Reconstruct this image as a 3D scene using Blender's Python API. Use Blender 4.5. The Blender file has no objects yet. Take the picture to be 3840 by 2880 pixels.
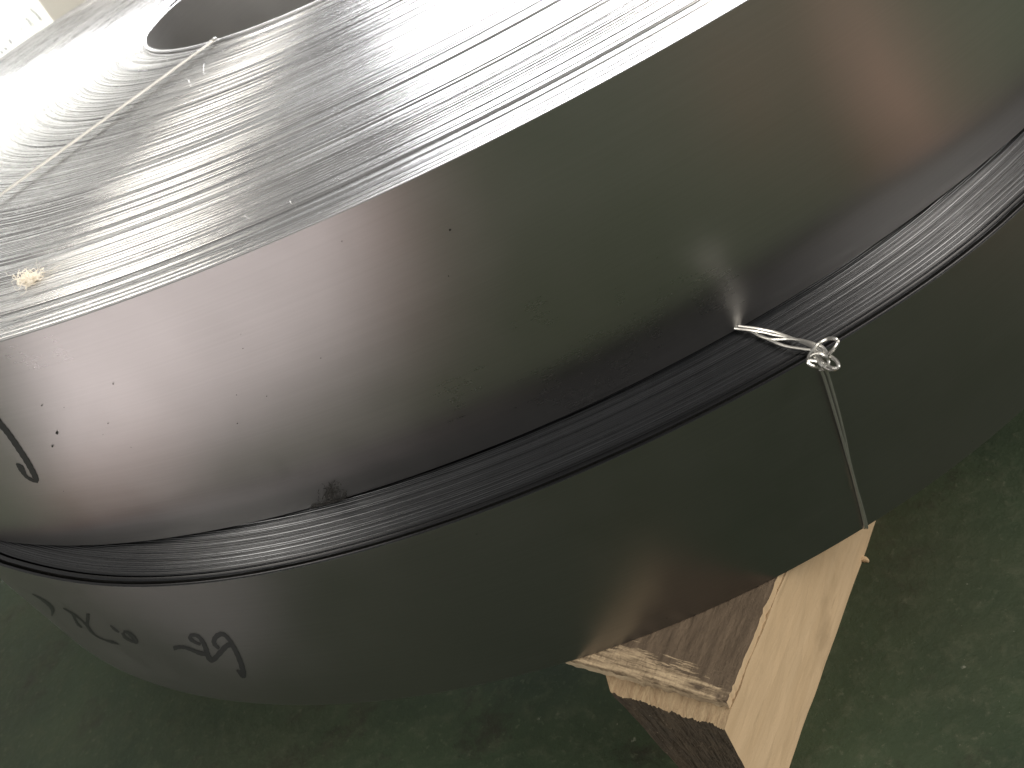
import bpy, bmesh, math, random
import numpy as np
from mathutils import Vector, Matrix
rnd = random.Random(7)
NR = np.random.default_rng(11)
S = bpy.context.scene
COL = S.collection

# ------------------------------------------------------------------ camera
LIFT = 0.2176                     # height of the joint between the two coils above the floor
FPX = 3517.45                     # focal length in pixels of a 3840 px wide picture
CAMP = np.array([-0.0927, -0.9375, 0.2753 + LIFT])
def cam_axes(az, dep, roll):
    f = np.array([math.cos(az)*math.cos(dep), math.sin(az)*math.cos(dep), -math.sin(dep)])
    r = np.cross(f, [0, 0, 1]); r /= np.linalg.norm(r)
    d = np.cross(f, r)
    c, s = math.cos(roll), math.sin(roll)
    return c*r + s*d, -s*r + c*d, f
RX, DN, FW = cam_axes(1.5707, 0.6193, 0.5008)
cd = bpy.data.cameras.new('camera')
cam = bpy.data.objects.new('camera', cd); COL.objects.link(cam)
m = Matrix.Identity(4)
for i in range(3):
    m[i][0] = RX[i]; m[i][1] = -DN[i]; m[i][2] = -FW[i]; m[i][3] = CAMP[i]
cam.matrix_world = m
cd.sensor_width = 36; cd.lens = FPX/3840*36
cd.clip_start = 0.01; cd.clip_end = 200
cd.dof.use_dof = True; cd.dof.focus_distance = 0.46; cd.dof.aperture_fstop = 18
S.camera = cam

# ------------------------------------------------------------------ world and lamps
W = bpy.data.worlds.new('World'); S.world = W; W.use_nodes = True
W.node_tree.nodes['Background'].inputs[0].default_value = (1.0, 0.985, 0.95, 1)
W.node_tree.nodes['Background'].inputs[1].default_value = 0.36
S.view_settings.view_transform = 'Standard'; S.view_settings.look = 'None'
S.view_settings.exposure = 0; S.view_settings.gamma = 1

def area(name, loc, target, sx, sy, power, color):
    l = bpy.data.lights.new(name, 'AREA'); l.shape = 'RECTANGLE'; l.size = sx; l.size_y = sy
    l.energy = power; l.color = color
    o = bpy.data.objects.new(name, l); COL.objects.link(o)
    d = Vector(target) - Vector(loc)
    o.location = loc; o.rotation_euler = d.to_track_quat('-Z', 'Y').to_euler()
    return o
def polar(az, el, dist, z0=0.35):
    a, e = math.radians(az), math.radians(el)
    return (dist*math.cos(a)*math.cos(e), -0.5 + dist*math.sin(a)*math.cos(e), z0 + dist*math.sin(e))
area('window_light', polar(70, 21, 6.0), (0, -.5, .3), 3.5, 2.9, 880, (0.97, 0.98, 1.0))
area('far_window_light', polar(108, 4, 7.0, .3), (0, 0, .3), 1.1, 0.6, 13, (1.0, 0.96, 0.9))
area('hall_lamp', (-.2+4.6*math.cos(math.radians(102.5)), -.45+4.6*math.sin(math.radians(102.5)), .35+4.6*math.tan(math.radians(15))), (-.2, -.45, .35), 0.13, 0.5, 2.0, (1.0, 0.9, 0.62))
area('left_fill_light', (-3.4, -1.6, 2.8), (-.7, -.4, 0), 1.6, 1.6, 95, (1.0, 0.95, 0.86))  # added fill to lift the floor at left, no known source
sl = area('wrap_fill_light', (-1.3, .9, 2.9), (-.95, 1.75, .55), .8, .8, 42, (1.0, 0.99, 0.96)); sl.data.spread = math.radians(45)  # added narrow fill that whitens the wrapped coil, no known source
area('front_fill_light', (3.3, -2.6, 3.2), (0, -.6, .1), 2.6, 2.0, 190, (1.0, 0.94, 0.85))  # added soft fill from front right to brighten the timber

# ------------------------------------------------------------------ helpers
H1, H2, R1, R2, RH = 0.1372, 0.1176, 0.6, 0.5364, 0.2317
C1 = np.array([0.0, 0.0]); C2 = np.array([-0.0052, -0.1055]); CH = np.array([-0.0048, -0.009])
ZT, ZM, ZB = LIFT + H1, LIFT, LIFT - H2
def ray(u, v):
    d = RX*(u-1920)/FPX + DN*(v-1440)/FPX + FW
    return d/np.linalg.norm(d)
def on_level(u, v, z):
    d = ray(u, v); return CAMP + d*(z-CAMP[2])/d[2]
def on_wall(u, v, c, r):
    d = ray(u, v); a = d[:2]@d[:2]; o = CAMP[:2]-c; b = 2*o@d[:2]; k = o@o-r*r
    D = b*b-4*a*k
    D = max(D, 0)
    return CAMP + d*(-b-math.sqrt(D))/2/a

def link(name, me, mat=None, parent=None, smooth=True):
    o = bpy.data.objects.new(name, me); COL.objects.link(o)
    if mat is not None:
        for mm in (mat if isinstance(mat, (list, tuple)) else [mat]): me.materials.append(mm)
    if parent: o.parent = parent
    if smooth:
        me.polygons.foreach_set('use_smooth', [True]*len(me.polygons))
        if len(me.polygons) < 60000: me.set_sharp_from_angle(angle=math.radians(40))
    return o
def tag(o, label=None, cat=None, group=None, kind=None):
    if label: o['label'] = label
    if cat: o['category'] = cat
    if group: o['group'] = group
    if kind: o['kind'] = kind
    return o
def empty(name, loc):
    o = bpy.data.objects.new(name, None); COL.objects.link(o); o.location = loc
    o.empty_display_size = .05; return o
def keep(o, root):                       # parent without moving
    o.parent = root; o.matrix_parent_inverse = Matrix.Translation(root.location).inverted()
    return o
def grid_mesh(name, V, nu, nv, wrap_u):
    """V: (nu*nv,3) rows u-major; quads between"""
    iu = np.arange(nu if wrap_u else nu-1); iv = np.arange(nv-1)
    a, b = np.meshgrid(iu, iv, indexing='ij'); a = a.ravel(); b = b.ravel()
    a2 = (a+1) % nu
    F = np.stack([a*nv+b, a2*nv+b, a2*nv+b+1, a*nv+b+1], 1)
    me = bpy.data.meshes.new(name)
    me.vertices.add(len(V)); me.vertices.foreach_set('co', V.astype(np.float32).ravel())
    me.loops.add(len(F)*4); me.loops.foreach_set('vertex_index', F.astype(np.int32).ravel())
    me.polygons.add(len(F)); me.polygons.foreach_set('loop_start', np.arange(len(F), dtype=np.int32)*4)
    me.update(calc_edges=True); me.validate()
    return me
def tube(name, pts, rad, mat, parent=None, sides=8, smooth_n=6, closed=False):
    P = [np.array(p, float) for p in pts]
    if smooth_n > 1:                      # Catmull-Rom
        Q = []
        n = len(P)
        for i in range(n-1):
            p0 = P[max(i-1, 0)]; p1 = P[i]; p2 = P[i+1]; p3 = P[min(i+2, n-1)]
            for k in range(smooth_n):
                t = k/smooth_n
                Q.append(.5*((2*p1)+(p2-p0)*t+(2*p0-5*p1+4*p2-p3)*t*t+(3*p1-p0-3*p2+p3)*t**3))
        Q.append(P[-1]); P = Q
    P = np.array(P); n = len(P)
    T = np.gradient(P, axis=0); T /= np.linalg.norm(T, axis=1)[:, None]+1e-12
    N = np.cross(T[0], [0.3, 0.2, 1.0]); N /= np.linalg.norm(N)
    V = []
    rr = rad if hasattr(rad, '__len__') else [rad]*n
    if len(rr) != n: rr = np.interp(np.linspace(0, 1, n), np.linspace(0, 1, len(rr)), rr)
    for i in range(n):
        N = N - T[i]*(N@T[i]); N /= np.linalg.norm(N)+1e-12
        B = np.cross(T[i], N)
        for k in range(sides):
            a = 2*math.pi*k/sides
            V.append(P[i]+rr[i]*(math.cos(a)*N+math.sin(a)*B))
    F = [(i*sides+k, i*sides+(k+1) % sides, (i+1)*sides+(k+1) % sides, (i+1)*sides+k) for i in range(n-1) for k in range(sides)]
    F.append(tuple(range(sides))[::-1]); F.append(tuple((n-1)*sides+k for k in range(sides)))
    me = bpy.data.meshes.new(name); me.from_pydata([tuple(v) for v in V], [], F); me.update()
    return link(name, me, mat, parent)

# ------------------------------------------------------------------ materials
def new_mat(name):
    mt = bpy.data.materials.new(name); mt.use_nodes = True
    nt = mt.node_tree; return mt, nt, nt.nodes['Principled BSDF']
def node(nt, t, **kw):
    n = nt.nodes.new(t)
    for k, v in kw.items():
        if k in n.inputs: n.inputs[k].default_value = v
        else: setattr(n, k, v)
    return n
def ramp(nt, src, stops):
    r = nt.nodes.new('ShaderNodeValToRGB'); nt.links.new(src, r.inputs[0])
    e = r.color_ramp.elements
    while len(e) < len(stops): e.new(.5)
    for i, (p, c) in enumerate(stops):
        e[i].position = p; e[i].color = (*c, 1) if len(c) == 3 else c
    return r
def coords(nt, scale=(1, 1, 1)):
    tc = nt.nodes.new('ShaderNodeTexCoord'); mp = nt.nodes.new('ShaderNodeMapping')
    mp.inputs['Scale'].default_value = scale
    nt.links.new(tc.outputs['Object'], mp.inputs[0]); return mp.outputs[0]
def noise(nt, co, scale, detail=4, rough=.55):
    n = nt.nodes.new('ShaderNodeTexNoise'); nt.links.new(co, n.inputs['Vector'])
    n.inputs['Scale'].default_value = scale; n.inputs['Detail'].default_value = detail
    n.inputs['Roughness'].default_value = rough; return n.outputs['Fac']
def math_n(nt, op, a, b):
    n = nt.nodes.new('ShaderNodeMath'); n.operation = op
    for i, x in enumerate((a, b)):
        if hasattr(x, 'node'): nt.links.new(x, n.inputs[i])
        elif x is not None: n.inputs[i].default_value = x
    return n.outputs[0]
def maprange(nt, v, a, b, c, d):
    n = nt.nodes.new('ShaderNodeMapRange'); nt.links.new(v, n.inputs[0])
    for i, x in enumerate((a, b, c, d)): n.inputs[i+1].default_value = x
    return n.outputs[0]
def mixc(nt, fac, a, b):
    n = nt.nodes.new('ShaderNodeMix'); n.data_type = 'RGBA'
    nt.links.new(fac, n.inputs[0])
    for i, x in ((6, a), (7, b)):
        if hasattr(x, 'node'): nt.links.new(x, n.inputs[i])
        else: n.inputs[i].default_value = (*x, 1)
    return n.outputs[2]
def bump(nt, p, h, strength, dist):
    b = nt.nodes.new('ShaderNodeBump'); b.inputs['Strength'].default_value = strength
    b.inputs['Distance'].default_value = dist
    nt.links.new(h, b.inputs['Height']); nt.links.new(b.outputs[0], p.inputs['Normal'])
def sheet_steel(name, base, rough, cx, cy):
    """rolled strip seen from its face: faint circumferential rolling lines, smears, haze"""
    mt, nt, p = new_mat(name)
    p.inputs['Metallic'].default_value = 1
    co = coords(nt)
    sep = nt.nodes.new('ShaderNodeSeparateXYZ'); nt.links.new(co, sep.inputs[0])
    ang = nt.nodes.new('ShaderNodeMath'); ang.operation = 'ARCTAN2'
    nt.links.new(math_n(nt, 'SUBTRACT', sep.outputs[1], cy), ang.inputs[0])
    nt.links.new(math_n(nt, 'SUBTRACT', sep.outputs[0], cx), ang.inputs[1])
    cmb = nt.nodes.new('ShaderNodeCombineXYZ')
    nt.links.new(math_n(nt, 'MULTIPLY', ang.outputs[0], 0.6), cmb.inputs[0])
    nt.links.new(sep.outputs[2], cmb.inputs[2])
    mp = nt.nodes.new('ShaderNodeMapping'); mp.inputs['Scale'].default_value = (6, 1, 900)
    nt.links.new(cmb.outputs[0], mp.inputs[0])
    lines = noise(nt, mp.outputs[0], 1.0, 3)
    cloud = noise(nt, co, 9, 5, .6); fine = noise(nt, co, 1500, 2)
    smear = noise(nt, co, 45, 6, .7)
    r = math_n(nt, 'ADD', maprange(nt, cloud, .3, .7, rough-.04, rough+.05), maprange(nt, lines, .3, .7, -.006, .006))
    r = math_n(nt, 'ADD', r, maprange(nt, smear, .4, .8, 0, .02))
    nt.links.new(r, p.inputs['Roughness'])
    c = mixc(nt, maprange(nt, lines, .3, .7, 0, 1), tuple(x*.97 for x in base), tuple(min(1, x*1.03) for x in base))
    spk = nt.nodes.new('ShaderNodeTexVoronoi'); nt.links.new(co, spk.inputs['Vector']); spk.inputs['Scale'].default_value = 55
    spot = maprange(nt, spk.outputs['Distance'], .02, .035, 1, 0)
    gate = maprange(nt, noise(nt, co, 30, 2), .56, .60, 0, .7)
    c = mixc(nt, math_n(nt, 'MULTIPLY', spot, gate), c, (.05, .05, .045))
    nt.links.new(c, p.inputs['Base Color'])
    p.inputs['Anisotropic'].default_value = .3
    tg = nt.nodes.new('ShaderNodeTangent'); tg.direction_type = 'RADIAL'; tg.axis = 'Z'
    nt.links.new(tg.outputs[0], p.inputs['Tangent'])
    bump(nt, p, lines, .012, .0003)
    return mt
def edge_steel(name, base, rough, bs=.14, cx=0, cy=0, bm_=.22):
    """slit strip edges: burred, patchy, a little oily"""
    mt, nt, p = new_mat(name)
    p.inputs['Metallic'].default_value = 1
    co = coords(nt)
    cloud = noise(nt, co, 7, 6, .65); grit = noise(nt, co, 240, 4, .7)
    sep = nt.nodes.new('ShaderNodeSeparateXYZ'); nt.links.new(co, sep.inputs[0])
    dx = math_n(nt, 'SUBTRACT', sep.outputs[0], cx); dy = math_n(nt, 'SUBTRACT', sep.outputs[1], cy)
    rad = math_n(nt, 'SQRT', math_n(nt, 'ADD', math_n(nt, 'MULTIPLY', dx, dx), math_n(nt, 'MULTIPLY', dy, dy)), None)
    ang = math_n(nt, 'ARCTAN2', dy, dx)
    cmb = nt.nodes.new('ShaderNodeCombineXYZ')
    nt.links.new(math_n(nt, 'MULTIPLY', ang, 9.0), cmb.inputs[0]); nt.links.new(math_n(nt, 'MULTIPLY', rad, 1500.0), cmb.inputs[1])
    fine = noise(nt, cmb.outputs[0], 1.0, 4, .6)
    cm2 = nt.nodes.new('ShaderNodeCombineXYZ')
    nt.links.new(math_n(nt, 'MULTIPLY', ang, 2.2), cm2.inputs[0]); nt.links.new(math_n(nt, 'MULTIPLY', rad, 260.0), cm2.inputs[1])
    band = noise(nt, cm2.outputs[0], 1.0, 5, .7)
    at = nt.nodes.new('ShaderNodeAttribute'); at.attribute_name = 'wrap_tone'
    c = mixc(nt, at.outputs['Fac'], tuple(x*.62 for x in base), tuple(min(1, x*1.18) for x in base))
    c = mixc(nt, maprange(nt, band, .52, .72, 0, bm_), c, tuple(x*.5 for x in base))
    dirt = maprange(nt, grit, .70, .76, 0, .6)
    c = mixc(nt, dirt, c, (.09, .085, .075))
    nt.links.new(c, p.inputs['Base Color'])
    r = math_n(nt, 'ADD', maprange(nt, cloud, .3, .7, rough-.06, rough+.08), maprange(nt, fine, .35, .65, -.05, .06))
    nt.links.new(r, p.inputs['Roughness'])
    bump(nt, p, math_n(nt, 'ADD', fine, math_n(nt, 'MULTIPLY', grit, .15)), bs, .0005)
    return mt
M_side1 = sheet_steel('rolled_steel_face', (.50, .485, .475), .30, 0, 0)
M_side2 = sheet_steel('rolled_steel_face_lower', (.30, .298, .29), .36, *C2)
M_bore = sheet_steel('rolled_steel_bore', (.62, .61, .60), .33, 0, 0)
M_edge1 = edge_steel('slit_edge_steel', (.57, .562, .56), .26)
M_edge_shade = edge_steel('slit_edge_steel_shaded', (.075, .077, .081), .27, .08, *C2, .2)  # same slit steel, with the ledge's shade and dark reflection painted into its base
mt, nt, p = new_mat('marker_ink'); M_ink = mt
p.inputs['Base Color'].default_value = (.012, .013, .014, 1); p.inputs['Roughness'].default_value = .35
mt, nt, p = new_mat('galvanised_wire'); M_wire = mt
p.inputs['Metallic'].default_value = .9; p.inputs['Roughness'].default_value = .3
co = coords(nt); c = mixc(nt, noise(nt, co, 200), (.46, .455, .43), (.64, .63, .60)); nt.links.new(c, p.inputs['Base Color'])

# ------------------------------------------------------------------ floor
mt, nt, p = new_mat('green_floor_paint'); M_floor = mt
co = coords(nt)
big = noise(nt, co, 8, 7, .66); mid = noise(nt, co, 70, 8, .72); fine = noise(nt, co, 160, 6, .7); v = noise(nt, co, 420, 3, .6)
c = mixc(nt, maprange(nt, big, .38, .62, 0, 1), (.022, .035, .019), (.036, .053, .028))
c = mixc(nt, maprange(nt, mid, .50, .70, 0, .6), c, (.070, .078, .050))
c = mixc(nt, maprange(nt, noise(nt, co, 13, 8, .75), .54, .66, 0, .75), c, (.018, .0155, .011))
c = mixc(nt, maprange(nt, fine, .58, .74, 0, .55), c, (.125, .13, .09))
c = mixc(nt, maprange(nt, noise(nt, co, 3.2, 5, .6), .45, .7, 0, .55), c, (.060, .064, .036))
c = mixc(nt, maprange(nt, v, .70, .78, 0, .8), c, (.20, .20, .155))
vo = nt.nodes.new('ShaderNodeTexVoronoi'); nt.links.new(co, vo.inputs['Vector']); vo.inputs['Scale'].default_value = 38
c = mixc(nt, math_n(nt, 'MULTIPLY', maprange(nt, math_n(nt, 'ADD', vo.outputs['Distance'], maprange(nt, fine, .3, .7, -.05, .10)), .04, .09, 1, 0), maprange(nt, noise(nt, co, 33, 3), .5, .55, 0, .8)), c, (.27, .27, .22))
nt.links.new(c, p.inputs['Base Color'])
nt.links.new(maprange(nt, mid, .3, .7, .6, .8), p.inputs['Roughness']); p.inputs['Specular IOR Level'].default_value = .25
bump(nt, p, math_n(nt, 'ADD', mid, math_n(nt, 'MULTIPLY', fine, .35)), .5, .003)
n = 60
xs = np.linspace(-9, 9, n); X, Y = np.meshgrid(xs, xs, indexing='ij')
Vf = np.stack([X.ravel(), Y.ravel(), np.zeros(n*n)], 1)
fl = link('floor', grid_mesh('floor', Vf, n, n, False), M_floor); tag(fl, kind='structure')
fl['label'] = 'worn green painted concrete floor under the coils'

# ------------------------------------------------------------------ coils
PITCH = 0.0013
def wound_edges(name, cx, cy, r_in, r_out, z, mat, root, seg=300, detail_from=None, amp=1.0, rfun=None, seed=3):
    """upper face of a wound coil: one ridge per turn of strip, each at its own height"""
    g = np.random.default_rng(seed)
    nw = int(round((r_out-r_in)/PITCH)); pitch = (r_out-r_in)/nw
    th = np.linspace(0, 2*np.pi, seg, endpoint=False)
    walk = np.cumsum(g.normal(0, .00003, nw)); walk -= np.linspace(walk[0], walk[-1], nw)
    prof_r, prof_h, tone, ph = [], [], [], []
    V = []
    hs = walk*amp + g.normal(0, .00009, nw)*amp
    for i in range(nw):
        if g.random() < (.13 if i < nw*.6 else .26): hs[i] -= g.uniform(.0002, .0007)*amp       # sunken turn
        if g.random() < .05: hs[i] += g.uniform(.0002, .0004)*amp
    fr = np.linspace(0, 1, nw)
    if name == 'wound_strip_edges':
        hs[:14] -= np.array([.0002, .0003, .0022, .0020, .0020, .0018, .0022, .0016, .0006, .0003, .0003, .0012, .0012, .0002])
        hs[24:27] -= .0022
    tones = np.clip(  .6+.17*g.normal(size=nw)+.10*np.interp(np.arange(nw), np.arange(0, nw+9, 9), g.normal(size=len(np.arange(0, nw+9, 9)))), 0, 1)
    if name == 'wound_strip_edges': tones[2:9] *= .3; tones[11:13] *= .4; tones[22:27] *= .4
    rings = []; tcol = []
    for i in range(nw):
        w = np.zeros(seg)
        for k in (1, 2, 3, 5):
            w += g.normal(0, .00005/k)*np.cos(k*th+g.uniform(0, 6.28))
        base_r = r_in+pitch*i
        gap = .10
        for (fr_, dz) in ((gap*.5, -.00035), (gap, -.00004), (.3, 0), (.9-gap*.3, .00003), (1-gap*.4, -.00035)):
            rings.append((base_r+pitch*fr_, np.full(seg, hs[i])+w*amp*1.5+dz)); tcol.append(tones[i])
    nv = len(rings)
    A = np.zeros((seg, nv, 3))
    for j, (r, h) in enumerate(rings):
        rr = r if rfun is None else r*(1+(rfun(th)-1)*np.clip((r-r_in)/(r_out-r_in), 0, 1)**2)
        A[:, j, 0] = cx+rr*np.cos(th); A[:, j, 1] = cy+rr*np.sin(th); A[:, j, 2] = z+h-.00015
    me = grid_mesh(name, A.reshape(-1, 3), seg, nv, True)
    at = me.attributes.new('wrap_tone', 'FLOAT', 'POINT')
    at.data.foreach_set('value', np.tile(np.array(tcol, np.float32), seg))
    o = link(name, me, mat); keep(o, root); tag(o, kind='stuff')
    return o, (rings[0], rings[-1])
def wall(name, cx, cy, r, z0, z1, mat, root, seg=384, inward=False, rtop=None, rbot=None, nz=10, thick=.0013, rim=None):
    """a turn of sheet, as a cylinder wall of real thickness"""
    th = np.linspace(0, 2*np.pi, seg, endpoint=False)
    prof = []
    zs = np.linspace(z0, z1, nz)
    s = -1 if inward else 1
    for k, zz in enumerate(zs): prof.append((0, zz))
    prof.append((-s*.0003, z1+.0002)); prof.append((-s*thick, z1+.0002)); prof.append((-s*thick, z0)); prof.append((0, z0))
    A = np.zeros((seg, len(prof), 3))
    for j, (dr, zz) in enumerate(prof):
        f = (zz-z0)/(z1-z0)
        rt = np.ones(seg) if rtop is None else rtop(th)
        rb = np.ones(seg) if rbot is None else rbot(th)
        rr = r*(rb*(1-f)+rt*f)+dr
        A[:, j, 0] = cx+rr*np.cos(th); A[:, j, 1] = cy+rr*np.sin(th); A[:, j, 2] = zz
    if inward: A = A[::-1]
    o = link(name, grid_mesh(name, A.reshape(-1, 3), seg, len(prof), True), mat if rim is None else [mat, rim]); keep(o, root)
    if rim is not None:
        for f in o.data.polygons:
            if abs(f.normal.z) > .35: f.material_index = 1
    return o
def annulus(name, cx, cy, ri, ro, z, mat, root, down=True, seg=128):
    th = np.linspace(0, 2*np.pi, seg, endpoint=False)
    A = np.zeros((seg, 2, 3))
    for j, r in enumerate((ri, ro)):
        A[:, j, 0] = cx+r*np.cos(th); A[:, j, 1] = cy+r*np.sin(th); A[:, j, 2] = z
    o = link(name, grid_mesh(name, A.reshape(-1, 3), seg, 2, True), mat); keep(o, root); return o

up = empty('steel_coil', (0, 0, ZM))
tag(up, 'upper shiny steel strip coil lying flat on top of the other coil', 'steel coil', 'steel strip coils stacked flat')
wound_edges('wound_strip_edges', 0, 0, RH, R1-.0013, ZT, M_edge1, up, seed=5, amp=1.25)
wall('outer_turn', 0, 0, R1, ZM+.0006, ZT, M_side1, up)
wall('bore_turn', CH[0]*.3, CH[1]*.3, RH, ZM+.0006, ZT+.0004, M_bore, up, inward=True)
wall('inner_end_strip', CH[0]-.0015, CH[1]-.002, RH-.0045, ZM+.0006, ZT-.0015, M_bore, up, inward=True)
annulus('underside', 0, 0, RH, R1, ZM+.0006, M_edge1, up)

low = empty('steel_coil', (C2[0], C2[1], ZB))
tag(low, 'lower dark steel strip coil resting on the timber with wire tied round it', 'steel coil', 'steel strip coils stacked flat')
# measured out-of-round shape of the outermost loose turn
def shape_from(pts, z):
    a, q = [], []
    for (u, v) in pts:
        P = on_level(u, v, z); d = P[:2]-C2
        a.append(math.atan2(d[1], d[0])); q.append(np.linalg.norm(d)/R2)
    a = np.array(a); q = np.array(q)
    o = np.argsort(a); a = a[o]; q = q[o]
    # low-order fit round the front, fading to a circle behind
    def f(th):
        t = (th+math.pi) % (2*math.pi)-math.pi
        c = np.polyfit(a, q-1, 5)
        tt = np.clip(t, a.min(), a.max())
        v = np.polyval(c, tt)
        dd = np.minimum(np.abs(t-a.min()), 2*math.pi-np.abs(t-a.min())); de = np.minimum(np.abs(t-a.max()), 2*math.pi-np.abs(t-a.max()))
        out = (t < a.min()) | (t > a.max())
        vs = np.where(dd < de, np.polyval(c, a.min()), np.polyval(c, a.max()))
        return 1+np.where(out, vs*np.exp(-(np.minimum(dd, de)/.5)**2), v)
    return f
CP = [(0, 2121), (199, 2168), (400, 2201), (581, 2201), (852, 2174), (1078, 2140), (1400, 2059), (1501, 2024), (1803, 1922), (2104, 1801), (2400, 1681), (2500, 1632), (3012, 1357), (3254, 1213), (3500, 1056), (3840, 774)]
f_top = shape_from(CP, ZM)
f_one = lambda th: np.ones_like(th)
f_bot = f_one
LO_R = R2-.0075
wound_edges('lower_strip_edges', C2[0], C2[1], RH+.06, LO_R-.0013, ZM-.0012, M_edge_shade, low, seed=21, amp=.4, rfun=f_top, seg=300)
wall('packed_turn', C2[0], C2[1], LO_R, ZB+.001, ZM-.0012, M_edge_shade, low, rtop=f_top)
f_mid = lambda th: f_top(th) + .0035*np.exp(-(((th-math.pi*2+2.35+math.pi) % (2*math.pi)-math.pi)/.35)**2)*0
wall('inner_loose_turn', C2[0], C2[1], R2-.0036, ZB+.0005, ZM-.0002, M_side2, low, rtop=f_top, thick=.0022, rim=M_edge_shade)
wall('outer_turn', C2[0], C2[1], R2, ZB, ZM, M_side2, low, rtop=f_top, rbot=f_bot, thick=.0014, rim=M_edge_shade)
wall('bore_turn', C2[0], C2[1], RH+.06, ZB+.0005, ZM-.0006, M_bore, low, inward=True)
annulus('underside', C2[0], C2[1], RH+.06, R2-.0014, ZB+.0005, M_edge_shade, low)

# ------------------------------------------------------------------ handwriting (marker strokes lying on the sheet)
def stroke(name, pix, c, r, root, rfun=None, wpx=20):
    """pix: (u, v, width) in photo pixels; drawn on the coil's wall as a thin ink ribbon"""
    P = [np.array(q, float) for q in pix]; Q = []
    for i in range(len(P)-1):
        p0 = P[max(i-1, 0)]; p1 = P[i]; p2 = P[i+1]; p3 = P[min(i+2, len(P)-1)]
        for k in range(6):
            t = k/6
            Q.append(.5*((2*p1)+(p2-p0)*t+(2*p0-5*p1+4*p2-p3)*t*t+(3*p1-p0-3*p2+p3)*t**3))
    Q.append(P[-1]); Q = np.array(Q)
    T = np.gradient(Q[:, :2], axis=0); T /= np.linalg.norm(T, axis=1)[:, None]+1e-9
    N = np.stack([-T[:, 1], T[:, 0]], 1)
    V, F = [], []
    for i in range(len(Q)):
        w = Q[i, 2]/2*(1+.08*math.sin(i*1.7))
        for s in (-1, -.33, .33, 1):
            u, v = Q[i, :2]+N[i]*w*s
            X = on_wall(u, v, c, r+.00015)
            if rfun is not None:
                th = math.atan2(X[1]-c[1], X[0]-c[0]); f = (X[2]-ZB)/(ZM-ZB)
                k = 1+(float(rfun(np.array([th]))[0])-1)*f
                X = on_wall(u, v, c, r*k+.00015)
            V.append(tuple(X))
    for i in range(len(Q)-1):
        for k in range(3): F.append((i*4+k, i*4+k+1, (i+1)*4+k+1, (i+1)*4+k))
    me = bpy.data.meshes.new(name); me.from_pydata(V, [], F); me.update()
    o = link(name, me, M_ink); keep(o, root)
    return o
def L(pts, w, ox=100, oy=2150, s=.4069):
    out = []
    for q in pts:
        ww = q[2] if len(q) > 2 else w
        out.append((q[0]*s+ox, q[1]*s+oy, ww*s))
    return out
LS = [
 L([(1935, 893, 14), (1965, 915, 40), (2000, 950, 42), (1990, 880, 50), (1955, 780, 46), (1915, 695, 44), (1868, 615, 36), (1815, 565, 38), (1765, 570, 50), (1728, 612, 46), (1733, 655, 40), (1775, 695, 26)], 40),
 L([(1895, 660, 50), (1845, 668, 50), (1780, 735, 52), (1715, 800, 48), (1675, 770, 50), (1655, 710, 46), (1625, 635, 40), (1575, 578, 34), (1522, 570, 34), (1508, 600, 40), (1555, 637, 30), (1605, 655, 28)], 44),
 L([(1655, 745, 40), (1600, 738, 40), (1540, 715, 32), (1460, 685, 32), (1400, 682, 36), (1352, 693, 42)], 38),
 L([(890, 535, 20), (935, 548, 34), (985, 592, 40), (1018, 640, 24), (960, 622, 26), (905, 588, 30), (885, 545, 30)], 30),
 L([(770, 480, 12), (810, 515, 26), (852, 545, 16)], 20),
 L([(335, 322, 10), (420, 370, 22), (500, 428, 16), (550, 478, 24), (590, 530, 26), (640, 578, 14), (720, 615, 16), (790, 635, 26), (850, 655, 8)], 20),
 L([(565, 372, 34), (562, 430, 34), (560, 480, 30), (590, 530, 20)], 30),
 L([(420, 370, 20), (450, 430, 24), (475, 475, 24), (512, 502, 12)], 20),
 L([(50, 190, 8), (130, 235, 24), (200, 285, 34), (238, 335, 36), (232, 392, 14)], 20),
]
for s_ in LS: stroke('marker_stroke', s_, C2, R2, low, f_top)
stroke('marker_stroke', [(-40, 1530, 20), (0, 1588, 22), (25, 1618, 22), (50, 1653, 22), (75, 1690, 22), (98, 1725, 22), (117, 1758, 22), (132, 1788, 20), (141, 1806, 12)], C1, R1, up)
stroke('marker_stroke', [(143, 1808, 8), (122, 1801, 13), (98, 1787, 12), (84, 1765, 20), (76, 1752, 22), (60, 1739, 5)], C1, R1, up)

# dark specks and a greasy smudge on the upper coil
def specks(name, lst, c, r, root, seed=1):
    g = random.Random(seed); V, F = [], []
    for (u, v, d) in lst:
        k0 = len(V); n_ = 9
        for k in range(n_):
            a = 2*math.pi*k/n_; q = d/2*g.uniform(.7, 1.25)
            V.append(tuple(on_wall(u+q*math.cos(a), v+q*math.sin(a), c, r+.0003)))
        F.append(tuple(range(k0, k0+n_)))
    me = bpy.data.meshes.new(name); me.from_pydata(V, [], F); me.update()
    o = link(name, me, M_grime, smooth=False); keep(o, root); return o
mt, nt, p = new_mat('black_grime'); M_grime = mt
p.inputs['Base Color'].default_value = (.02, .019, .017, 1); p.inputs['Roughness'].default_value = .8
tag(specks('dirt_speck', [(213, 1624, 11), (196, 1674, 8), (405, 1588, 5), (424, 1440, 6), (156, 1521, 5), (240, 1528, 3), (890, 1588, 5), (887, 1481, 4), (1000, 1486, 4), (1203, 1343, 4), (1688, 862, 8), (1682, 1035, 5), (386, 1630, 3), (911, 1307, 4), (903, 1254, 3), (1282, 905, 5), (238, 1842, 3)], C1, R1, up), kind='stuff')
mt, nt, p = new_mat('grey_grease'); M_grime2 = mt
p.inputs['Base Color'].default_value = (.03, .028, .025, 1); p.inputs['Roughness'].default_value = .7
g = random.Random(5); V, F = [], []
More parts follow.
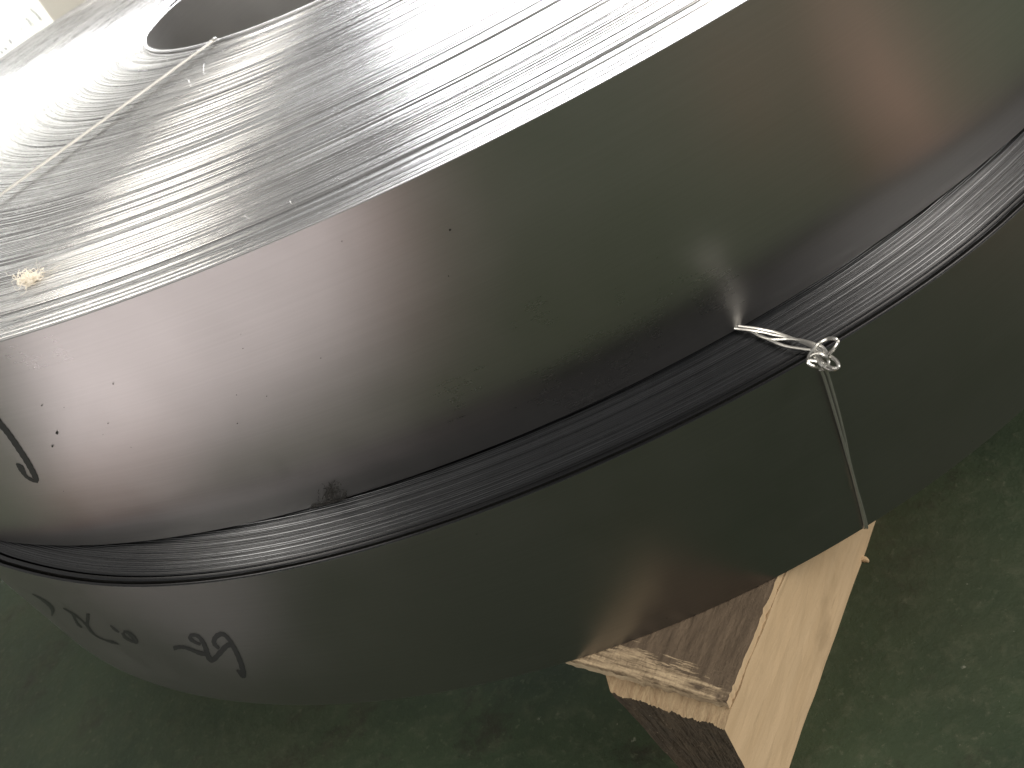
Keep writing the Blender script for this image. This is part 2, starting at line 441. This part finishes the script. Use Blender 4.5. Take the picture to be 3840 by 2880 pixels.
for i in range(380):
    u = 1245+g.gauss(0, 20); v = 1855+g.gauss(0, 24)-(u-1245)*.15
    if g.random() < .3: u = g.uniform(1165, 1300); v = 1893-(u-1200)*.28+g.gauss(0, 5)
    v = min(v, 1897-(u-1200)*.30)
    a = g.uniform(0, 3.14); l = g.uniform(2, 9); w_ = g.uniform(.5, 1.8)
    k0 = len(V)
    for (p_, q_) in ((-1, 0), (0, -1), (1, 0), (0, 1)):
        V.append(tuple(on_wall(u+p_*l*math.cos(a)-q_*w_*math.sin(a), v+p_*l*math.sin(a)+q_*w_*math.cos(a), C1, R1+.0003+.0004*g.random())))
    F.append((k0, k0+1, k0+2, k0+3))
me = bpy.data.meshes.new('greasy_smudge'); me.from_pydata(V, [], F); me.update()
o = link('greasy_smudge', me, M_grime2, smooth=False); keep(o, up); tag(o, kind='stuff')

# ------------------------------------------------------------------ wires
WR = .00068
# doubled wire over the upper coil, from the bore outward to the left
w1 = empty('binding_wire', tuple(on_level(560, 330, ZT)))
tag(w1, 'straight doubled binding wire lying across the top of the upper coil from its hole', 'wire', 'binding wires')
def top_pt(u, v, dz): return on_level(u, v, ZT+dz)
a0 = top_pt(792, 158, .0030); a1 = top_pt(-120, 818, .0030)
dirw = (a1-a0)/np.linalg.norm(a1-a0); side = np.array([-dirw[1], dirw[0], 0])
for s_ in (-1, 1):
    A_ = a0+side*s_*.0010; B_ = a1+side*s_*.0011
    drop = top_pt(822, 152, -.004)
    pts = [drop+side*s_*.001+np.array([.002, .006, -.04]), drop+side*s_*.001+np.array([.001, .003, -.012]), drop+side*s_*.001, (A_*.94+drop*.06)+np.array([0, 0, .0008]), A_, A_*.7+B_*.3, A_*.3+B_*.7, B_]
    keep(tube('strand', pts, .0008, M_wire, smooth_n=8), w1)
# tie round the lower coil
w2 = empty('binding_wire', tuple(on_level(3085, 1340, ZM)))
tag(w2, 'looped wire knot at the rim of the lower coil with two strands down its side', 'wire', 'binding wires')
def K(u, v, dz): return on_level(u, v, ZM+dz)
def px(x, y): return (2700+x*.2712, 1150+y*.2712)
def seg_(lst, rad=WR):
    return keep(tube('strand', [K(*px(x, y), dz) for (x, y, dz) in lst], rad, M_wire, smooth_n=8), w2)
seg_([(60, 230, .0012), (285, 270, .0016), (480, 295, .0022), (620, 322, .0018), (760, 352, .0012), (900, 400, .0012), (1060, 462, .0018), (1200, 520, .0026), (1300, 570, .0034), (1400, 640, .003), (1460, 720, .002)])
seg_([(40, 280, .0012), (230, 303, .0014), (420, 326, .0022), (600, 355, .0018), (740, 388, .0014), (880, 415, .0012), (960, 445, .0012), (1120, 462, .0022), (1310, 515, .0036), (1420, 560, .0036), (1480, 640, .0022)])
seg_([(330, 305, .0010), (440, 345, .0010), (560, 410, .0010), (700, 450, .0012), (840, 452, .0014), (980, 448, .0020), (1140, 475, .0030), (1290, 540, .0042), (1380, 600, .004), (1440, 680, .003)])
seg_([(560, 400, .0010), (700, 465, .0010), (800, 508, .0012), (920, 548, .0012), (1060, 572, .0018), (1180, 590, .0024), (1290, 608, .0028), (1380, 680, .0024)])
# upper open loop
loopz = lambda b: b
seg_([(1400, 700, .001), (1445, 678, .004), (1500, 655, .006), (1570, 590, .009), (1620, 520, .011), (1625, 470, .012), (1580, 442, .013), (1500, 440, .012), (1420, 475, .011), (1350, 525, .010), (1290, 590, .008), (1250, 650, .006), (1222, 700, .004), (1230, 740, .002)], WR*1.15)
# loop through the middle
seg_([(1225, 725, .0035), (1260, 685, .005), (1320, 655, .006), (1390, 650, .0066), (1460, 680, .006), (1500, 730, .004), (1480, 800, .002)], WR*1.15)
# right lower loop
seg_([(1380, 700, .002), (1420, 760, .0035), (1480, 815, .0045), (1560, 850, .0055), (1620, 850, .006), (1638, 810, .0065), (1610, 750, .0065), (1550, 700, .006), (1500, 672, .004), (1440, 660, .002)], WR*1.15)
# left lower loop
seg_([(1440, 860, .001), (1480, 845, .0025), (1440, 800, .004), (1370, 765, .005), (1290, 745, .0055), (1225, 745, .0055), (1222, 780, .005), (1260, 810, .004), (1320, 828, .003), (1400, 850, .0015), (1470, 870, .0005), (1530, 870, 0)], WR*1.15)
seg_([(1330, 700, .003), (1390, 770, .0045), (1450, 830, .004), (1520, 860, .003), (1580, 868, .0035), (1625, 850, .0045)], WR*1.1)
seg_([(1290, 690, .004), (1340, 740, .0052), (1400, 800, .005), (1450, 850, .003), (1470, 880, .001)], WR*1.1)
seg_([(1380, 560, .003), (1440, 610, .0035), (1480, 680, .004), (1500, 760, .0035), (1490, 840, .002)], WR*1.1)
# strands down the side
def S_(u, v, out=.0016):
    P = on_wall(u, v, C2, R2+out)
    return P
for lst in ([(3076, 1386, .003), (3090, 1415, .002), (3130, 1545, .0016), (3172, 1690, .0014), (3195, 1770, .0014), (3220, 1870, .0014), (3236, 1935, .0013), (3243, 1976, .0012)],
            [(3098, 1386, .003), (3108, 1415, .002), (3141, 1530, .0016), (3168, 1640, .0014), (3185, 1725, .0016), (3212, 1830, .0020), (3238, 1920, .0018), (3251, 1976, .0014)]):
    P = [S_(*q) for q in lst]
    e = P[-1].copy(); e[2] = ZB-.0004; e[:2] += (C2-e[:2])*.006; P.append(e); P.append(e+np.array([*((C2-e[:2])*.02), 0]))
    keep(tube('strand', P, WR, M_wire, smooth_n=6), w2)

# ------------------------------------------------------------------ timber under the coils
def wood(name, light, dark, grain_axis_scale, rough=.7, bstr=.6, mask=None):
    mt, nt, p = new_mat(name)
    co = coords(nt, grain_axis_scale)
    g1 = noise(nt, co, 1.0, 7, .62); g2 = noise(nt, co, 3.5, 6, .7)
    co2 = coords(nt); blot = noise(nt, co2, 16, 5, .6); fine = noise(nt, co2, 900, 3, .6)
    c = mixc(nt, maprange(nt, g1, .35, .68, 0, 1), light, dark)
    c = mixc(nt, maprange(nt, g2, .62, .74, 0, .55), c, tuple(x*.45 for x in dark))
    c = mixc(nt, maprange(nt, blot, .58, .72, 0, .45), c, tuple(x*.6 for x in dark))
    c = mixc(nt, maprange(nt, fine, .6, .75, 0, .3), c, tuple(min(1, x*1.25) for x in light))
    nt.links.new(c, p.inputs['Base Color']); p.inputs['Roughness'].default_value = rough
    p.inputs['Specular IOR Level'].default_value = .25
    bump(nt, p, math_n(nt, 'ADD', g2, math_n(nt, 'MULTIPLY', fine, .4)), bstr, .0025)
    return mt
# local frame: X along the timber (away from its end), Y across to the left, Z up
cor = np.array([-.08309, -.69484]); bpt = np.array([-.02046, -.64066])
ax = (bpt-cor)/np.linalg.norm(bpt-cor); ay = np.array([-ax[1], ax[0]])
TB = empty('timber_bearer', (cor[0], cor[1], 0)); TB.rotation_euler = (0, 0, math.atan2(ax[1], ax[0]))
tag(TB, 'square wooden bearer with a pale sawn side and dark rough end under the coils', 'timber')
M_sawn = wood('pale_sawn_wood', (.63, .47, .30), (.54, .39, .235), (5, 60, 40), .75, .25)
M_weath = wood('weathered_top_wood', (.15, .11, .075), (.085, .062, .042), (40, 260, 60), .85, .8)
M_grain = wood('splintered_grain_wood', (.66, .53, .36), (.30, .23, .15), (260, 30, 90), .85, 1.0)
M_ledge = wood('torn_fibre_wood', (.48, .36, .22), (.30, .205, .12), (60, 420, 60), .85, .8)
mt, nt, p = new_mat('dirty_end_grain'); M_end = mt
co = coords(nt); a_ = noise(nt, co, 55, 6, .7); b_ = noise(nt, co, 520, 4, .7)
c = mixc(nt, maprange(nt, a_, .35, .65, 0, 1), (.060, .045, .030), (.105, .076, .048))
c = mixc(nt, maprange(nt, b_, .62, .72, 0, .8), c, (.30, .25, .18)); nt.links.new(c, p.inputs['Base Color'])
p.inputs['Roughness'].default_value = .9; bump(nt, p, math_n(nt, 'ADD', a_, b_), .9, .003)
HT = ZB
def local(P):
    d = P[:2]-cor; return np.array([d@ax, d@ay, P[2]])
def on_end(u, v, x=0.0):
    """point where the view through (u,v) meets the plane of the timber's end"""
    o = np.array([cor[0], cor[1]])+ax*x; d = ray(u, v)
    t = ((o-CAMP[:2])@ax)/(d[:2]@ax); return local(CAMP+d*t)
tip = local(on_level(2150, 2475, HT)); c_in = local(on_level(2752, 2640, HT)); b_in = local(on_level(2925, 2150, HT))
WID = .16; LEN = .62
# body: ledge 5 mm below the top at the end, top skin starting behind it
def box_mesh(name, fn, nx, ny, nz, L_, W_, z0, z1):
    """subdivided box on the grid, displaced by fn(x,y,z)->(x,y,z)"""
    bm = bmesh.new(); vs = {}
    def gv(i, j, k):
        key = (i, j, k)
        if key not in vs: vs[key] = bm.verts.new(fn(L_[0]+(L_[1]-L_[0])*i/nx, W_[0]+(W_[1]-W_[0])*j/ny, z0+(z1-z0)*k/nz, i, j, k))
        return vs[key]
    fc = {}
    def q(a, b, c_, d, mi):
        f = bm.faces.new((a, b, c_, d)); f.material_index = mi
    for i in range(nx):
        for j in range(ny):
            q(gv(i, j, nz), gv(i+1, j, nz), gv(i+1, j+1, nz), gv(i, j+1, nz), 0)
            q(gv(i, j, 0), gv(i, j+1, 0), gv(i+1, j+1, 0), gv(i+1, j, 0), 1)
    for i in range(nx):
        for k in range(nz):
            q(gv(i, 0, k), gv(i+1, 0, k), gv(i+1, 0, k+1), gv(i, 0, k+1), 1)
            q(gv(i, ny, k), gv(i, ny, k+1), gv(i+1, ny, k+1), gv(i+1, ny, k), 1)
    for j in range(ny):
        for k in range(nz):
            q(gv(0, j, k), gv(0, j, k+1), gv(0, j+1, k+1), gv(0, j+1, k), 2)
            q(gv(nx, j, k), gv(nx, j+1, k), gv(nx, j+1, k+1), gv(nx, j, k+1), 2)
    bmesh.ops.recalc_face_normals(bm, faces=bm.faces)
    me = bpy.data.meshes.new(name); bm.to_mesh(me); bm.free(); return me
from mathutils import noise as mn
def nz3(x, y, z, s): return mn.noise(Vector((x*s, y*s, z*s)))
LEDGE = HT-.006
ydark = [on_end(2240, 2520), on_end(2290, 2600), on_end(2380, 2690), on_end(2500, 2830), on_end(2570, 2900)]
pz = [q[2] for q in ydark][::-1]; py = [q[1] for q in ydark][::-1]
def left_edge(z): return float(np.interp(z, pz, py))
def body(x, y, z, i, j, k):
    f = y/WID
    # the end face's left side leans (waney edge)
    wl = left_edge(z)+.08*min(1, x/.10)
    yy = f*min(wl, WID)
    e = .0012*nz3(x, y, z, 60)+.0006*nz3(x, y, z, 220)
    xx = x + (.3*e + .0004*nz3(0, y, z, 60) + .0009*nz3(0, y*3, z*.3, 260) if i == 0 else 0)
    zz = z+(e if k > 0 and i < 3 else 0)
    if i == 0 and k == 14: zz -= .002+.0006*abs(nz3(0, y, 9, 300))
    return (xx, yy+(e*.6 if j == 0 else 0), zz)
me = box_mesh('sawn_body', body, 60, 90, 14, (0, LEN), (0, WID), 0, LEDGE)
o = link('sawn_body', me, [M_ledge, M_sawn, M_end], TB, smooth=False)
# top skin (rough weathered face), with a jagged right edge and the splintered light strip at its end
def skin(x, y, z, i, j, k):
    # x runs 0..1, y runs 0..1 here
    jag = .0016*nz3(x*LEN, 3, 0, 130)+.0010*nz3(x*LEN, 8, 0, 400)
    y0 = .0005+max(0, jag)
    xs0 = c_in[0]+.0012*nz3(0, y*.15, 4, 200)+(tip[0]-c_in[0])*min(1, y*.13/abs(tip[1]))
    X = xs0+(LEN-xs0-.002)*x**1.6
    Y = y0+y*.13
    Zr = .0006*nz3(X*.35, Y*2, 0, 260)+.0004*nz3(X, Y, 3, 500)
    Z = z+(Zr-.0006 if k == 2 else 0)
    if k == 2 and i == 0: Z -= .002
    return (X, Y, Z)
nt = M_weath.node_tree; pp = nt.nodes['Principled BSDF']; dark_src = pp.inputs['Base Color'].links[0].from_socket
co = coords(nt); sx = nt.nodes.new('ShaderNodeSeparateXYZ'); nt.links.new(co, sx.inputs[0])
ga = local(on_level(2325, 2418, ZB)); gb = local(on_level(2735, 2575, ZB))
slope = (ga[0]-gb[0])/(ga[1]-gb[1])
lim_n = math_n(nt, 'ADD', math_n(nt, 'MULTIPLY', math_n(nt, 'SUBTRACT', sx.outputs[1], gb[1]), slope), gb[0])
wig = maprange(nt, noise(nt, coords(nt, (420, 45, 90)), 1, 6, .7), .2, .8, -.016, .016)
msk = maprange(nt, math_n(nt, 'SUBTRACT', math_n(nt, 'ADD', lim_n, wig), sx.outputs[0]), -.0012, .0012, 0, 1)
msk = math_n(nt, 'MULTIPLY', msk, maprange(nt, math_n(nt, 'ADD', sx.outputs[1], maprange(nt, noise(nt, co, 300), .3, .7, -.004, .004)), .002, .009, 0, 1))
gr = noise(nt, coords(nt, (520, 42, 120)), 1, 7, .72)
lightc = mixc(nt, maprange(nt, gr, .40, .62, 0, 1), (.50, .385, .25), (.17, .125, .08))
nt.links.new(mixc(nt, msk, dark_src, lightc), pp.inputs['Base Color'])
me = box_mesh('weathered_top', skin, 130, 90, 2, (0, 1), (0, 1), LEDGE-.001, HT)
# light splintered strip: faces near the end
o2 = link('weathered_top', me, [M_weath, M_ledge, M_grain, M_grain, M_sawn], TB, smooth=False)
g0 = local(on_level(2325, 2418, HT)); g1_ = local(on_level(2735, 2575, HT))
for f in me.polygons:
    c_ = f.center
    t = (c_[1]-g1_[1])/(g0[1]-g1_[1])
    lim = g1_[0]+(g0[0]-g1_[0])*t + .0035*nz3(c_[0]*.5, c_[1], 0, 140)
    if f.material_index == 1 and c_[1] < .006: f.material_index = 4

# chip of wood by the bearer
def lump(name, mat, loc, sx, sy, sz, rot=0, seed=1, sub=2):
    bm = bmesh.new(); bmesh.ops.create_icosphere(bm, subdivisions=sub, radius=1)
    for v in bm.verts:
        k = 1+.28*mn.noise(v.co*1.6+Vector((seed*3.1, 0, 0)))
        v.co = Vector((v.co.x*sx*k, v.co.y*sy*k, max(v.co.z, -.4)*sz*k))
    me = bpy.data.meshes.new(name); bm.to_mesh(me); bm.free()
    o = link(name, me, mat, smooth=False); o.location = loc; o.rotation_euler = (0, 0, rot); return o
P = on_level(3228, 2093, .001)
tag(lump('wood_chip', M_sawn, tuple(P), .0022, .0056, .0018, .55), 'tiny pale wood chip on the floor beside the bearer', 'wood chip')

# ------------------------------------------------------------------ fluff and shavings on the upper coil
mt, nt, p = new_mat('cotton_fluff'); M_fl = mt
p.inputs['Base Color'].default_value = (.95, .88, .76, 1); p.inputs['Roughness'].default_value = .9
P0 = on_level(112, 1050, ZT+.001); fx = on_level(165, 1035, ZT)-on_level(60, 1065, ZT); fxl = np.linalg.norm(fx)
bm_v, bm_f = [], []
g = np.random.default_rng(4)
def fibre(p0, n, step, rad, curl, cen=None, ext=None):
    p_ = p0.copy(); d = g.normal(size=3); d /= np.linalg.norm(d); pts = []
    for i in range(n):
        pts.append(p_.copy()); d += g.normal(size=3)*curl
        if cen is not None: d += (cen-p_)/ext*.25
        d /= np.linalg.norm(d); p_ = p_+d*step; p_[2] = max(p_[2], ZT+.0001)
    for i, q in enumerate(pts):
        for k in range(3):
            a = k*2.1; bm_v.append((q[0]+rad*math.cos(a), q[1]+rad*math.sin(a)*.7, q[2]+rad*math.sin(a)))
    b = len(bm_v)-3*n
    for i in range(n-1):
        for k in range(3):
            bm_f.append((b+i*3+k, b+i*3+(k+1) % 3, b+(i+1)*3+(k+1) % 3, b+(i+1)*3+k))
fu = fx/fxl
for i in range(150):
    t = g.normal(0, .15); c_ = P0+fu*fxl*t+np.array([0, g.normal(0, .0022), abs(g.normal(0, .0006))])
    fibre(c_, 9, .0009, .00014, .7, P0+fu*fxl*t, .004)
for i in range(22):
    c_ = P0+fu*fxl*g.normal(0, .25)+np.array([0, g.normal(0, .003), .001])
    fibre(c_, 14, .0011, .00008, .45)
me = bpy.data.meshes.new('fluff_tuft'); me.from_pydata(bm_v, [], bm_f); me.update()
tag(link('fluff_tuft', me, M_fl), 'small cream tuft of fluff on the strip edges near the left rim', 'fluff')
M_curl = M_wire
def shaving(pts, label, r=.0001):
    cen = on_level(pts[0][0], pts[0][1], ZT)
    o = tube('metal_shaving', [on_level(u, v, ZT+.0012+.0006*math.sin(i*2.0)) for i, (u, v) in enumerate(pts)], r, M_fl2, sides=5)
    tag(o, label, 'shaving', 'metal shavings on the upper coil')
mt, nt, p = new_mat('pale_shaving'); M_fl2 = mt
p.inputs['Base Color'].default_value = (.6, .58, .55, 1); p.inputs['Metallic'].default_value = .3; p.inputs['Roughness'].default_value = .4
shaving([(916, 808), (924, 815), (936, 821)], 'short straight pale shaving on the strip edges in the middle')
shaving([(1087, 753), (1090, 761), (1097, 767)], 'short bent pale shaving nearer the rim right of the straight one')
shaving([(766, 238), (762, 255), (764, 272), (770, 284)], 'curved hair-like shaving just below the hole of the coil')
shaving([(690, 290), (705, 300), (712, 315), (716, 325)], 'curled shaving between the doubled wire and the hair-like one')

# ------------------------------------------------------------------ background: pale wrapped coil far left, grey post
mt, nt, p = new_mat('white_wrap'); M_wrap = mt
p.inputs['Base Color'].default_value = (.86, .87, .85, 1); p.inputs['Roughness'].default_value = .35
mt, nt, p = new_mat('grey_cabinet_paint'); M_grey = mt
co = coords(nt); c = mixc(nt, noise(nt, co, 6), (.40, .38, .34), (.52, .49, .44)); nt.links.new(c, p.inputs['Base Color'])
p.inputs['Roughness'].default_value = .6
BC = np.array([-.09+3.25*math.cos(math.radians(104.5)), -.94+3.25*math.sin(math.radians(104.5))]); BR = .75
bc = empty('wrapped_coil', (BC[0], BC[1], 0)); tag(bc, 'bright white wrapped coil with marker writing beyond the upper coil, top left corner', 'wrapped coil')
wall('side_wrap', BC[0], BC[1], BR, 0, 1.25, M_wrap, bc, seg=160, thick=.02)
annulus('top_wrap', BC[0], BC[1], .25, BR-.02, 1.245, M_wrap, bc)
def bstroke(pix, w_):
    V, F = [], []
    for i, (u, v) in enumerate(pix):
        a = np.array(pix[max(i-1, 0)]); b = np.array(pix[min(i+1, len(pix)-1)]); t = (b-a)/np.linalg.norm(b-a)
        for s in (-1, 1): V.append(tuple(on_wall(u-t[1]*w_/2*s, v+t[0]*w_/2*s, BC, BR+.002)))
    for i in range(len(pix)-1): F.append((2*i, 2*i+1, 2*i+3, 2*i+2))
    me = bpy.data.meshes.new('marker_stroke'); me.from_pydata(V, [], F); me.update()
    keep(link('marker_stroke', me, M_ink2), bc)
mt, nt, p = new_mat('faded_marker_ink'); M_ink2 = mt
p.inputs['Base Color'].default_value = (.16, .17, .18, 1)
bstroke([(113, 31), (122, 42), (134, 50), (143, 62), (154, 76)], 5)
bstroke([(95, 69), (105, 75), (112, 85), (118, 97)], 5)
bstroke([(33, 148), (39, 157), (45, 164)], 7)
bstroke([(16, 180), (22, 183), (28, 186)], 8)
bstroke([(2, 190), (6, 196), (12, 201)], 7)
bstroke([(76, 100), (80, 108), (82, 116)], 3)


gc = box_mesh('cabinet_body', lambda x, y, z, i, j, k: (x, y, z), 1, 1, 1, (-.5, 0), (0, .3), 0, .62)
gco = link('steel_cabinet', gc, [M_grey, M_grey, M_grey], smooth=False)
gp = CAMP + ray(165, 30)*(2.3/np.linalg.norm(ray(165, 30)[:2]))
gco.location = (gp[0], gp[1], 0); gco.rotation_euler = (0, 0, math.radians(12))
for v_ in gco.data.vertices: v_.co.x += .5
tag(gco, 'plain grey cabinet beyond the upper coil, right of the bright wrapped coil', 'cabinet')

# stand-in sheets and boards added out of view to shape the reflections in the coils
mt, nt, p = new_mat('pale_paper'); M_pale = mt
co = coords(nt); c = mixc(nt, noise(nt, co, 5, 4), (.88, .81, .85), (.94, .87, .91)); nt.links.new(c, p.inputs['Base Color']); p.inputs['Roughness'].default_value = .6
outl = [(-.84, -.50), (-.76, -.68), (-.66, -.83), (-.56, -.94), (-.46, -1.05), (-.43, -1.25), (-.50, -1.75), (-1.2, -2.1), (-1.75, -1.6), (-1.62, -.87), (-1.15, -.64)]  # added sheet, outline shaped to the bright reflection on the upper coil
bm = bmesh.new(); tv = [bm.verts.new((x, y, .006)) for x, y in outl]; bm.faces.new(tv)
bmesh.ops.triangulate(bm, faces=bm.faces); bmesh.ops.subdivide_edges(bm, edges=bm.edges, cuts=5, use_grid_fill=True)
for v_ in bm.verts: v_.co.z += .004*mn.noise(v_.co*3)+.004
me = bpy.data.meshes.new('reflection_paper'); bm.to_mesh(me); bm.free()
o = link('reflection_paper', me, M_pale); sd = o.modifiers.new('thickness', 'SOLIDIFY'); sd.thickness = .002
tag(o, 'unseen pale paper added on the floor to make the bright area on the upper coil', 'packing paper')
mt, nt, p = new_mat('red_brown_wood'); M_rb = mt
co = coords(nt, (5, 60, 60)); c = mixc(nt, noise(nt, co, 1), (.21, .105, .07), (.33, .17, .115)); nt.links.new(c, p.inputs['Base Color']); p.inputs['Roughness'].default_value = .6
def board(x0, y0, x1, y1, w_, h, label):  # unseen boards added to colour the reflected streaks brown
    ln = math.hypot(x1-x0, y1-y0)
    me = box_mesh('reflection_board', lambda x_, y_, z_, i, j, k: (x_, y_+.003*nz3(x_, 0, 0, 9), z_+.001*nz3(x_, y_, z_, 20)), 12, 2, 2, (0, ln), (-w_/2, w_/2), 0, h)
    o = link('reflection_board', me, [M_rb]*3, smooth=False); o.location = (x0, y0, .001); o.rotation_euler = (0, 0, math.atan2(y1-y0, x1-x0))
    tag(o, label, 'board', 'unseen reddish brown boards added for their reflections')
board(.41, -.79, .76, -1.27, .085, .04, 'reddish brown board added to mirror as the right brown streak on the upper coil')
board(.33, -1.10, .55, -1.55, .05, .03, 'reddish brown board added to mirror as the faint middle streak on the upper coil')
board(-.40, -1.04, -.38, -1.7, .05, .05, 'reddish brown board added to mirror along the right edge of the bright area')
board(-.86, -.47, -.70, -.70, .04, .035, 'short reddish brown board added to mirror at the lower left of the upper coil')

mt, nt, p = new_mat('grey_card'); M_card = mt
co = coords(nt); c = mixc(nt, noise(nt, co, 8, 4), (.20, .195, .20), (.27, .26, .27)); nt.links.new(c, p.inputs['Base Color']); p.inputs['Roughness'].default_value = .7
bm = bmesh.new(); bm.faces.new([bm.verts.new((x, y, .004)) for x, y in [(-.70, -.43), (-.76, -.52), (-.68, -.63), (-.52, -.66), (-.44, -.60), (-.50, -.53)]])  # added unseen card, there only to lighten the lower coil's reflection
bmesh.ops.triangulate(bm, faces=bm.faces); bmesh.ops.subdivide_edges(bm, edges=bm.edges, cuts=4, use_grid_fill=True)
for v_ in bm.verts: v_.co.z += .002*mn.noise(v_.co*6)+.002
me = bpy.data.meshes.new('reflection_card'); bm.to_mesh(me); bm.free()
o = link('reflection_card', me, M_card); sd = o.modifiers.new('thickness', 'SOLIDIFY'); sd.thickness = .002
tag(o, 'unseen grey card added on the floor to make a lighter patch on the lower coil', 'card')
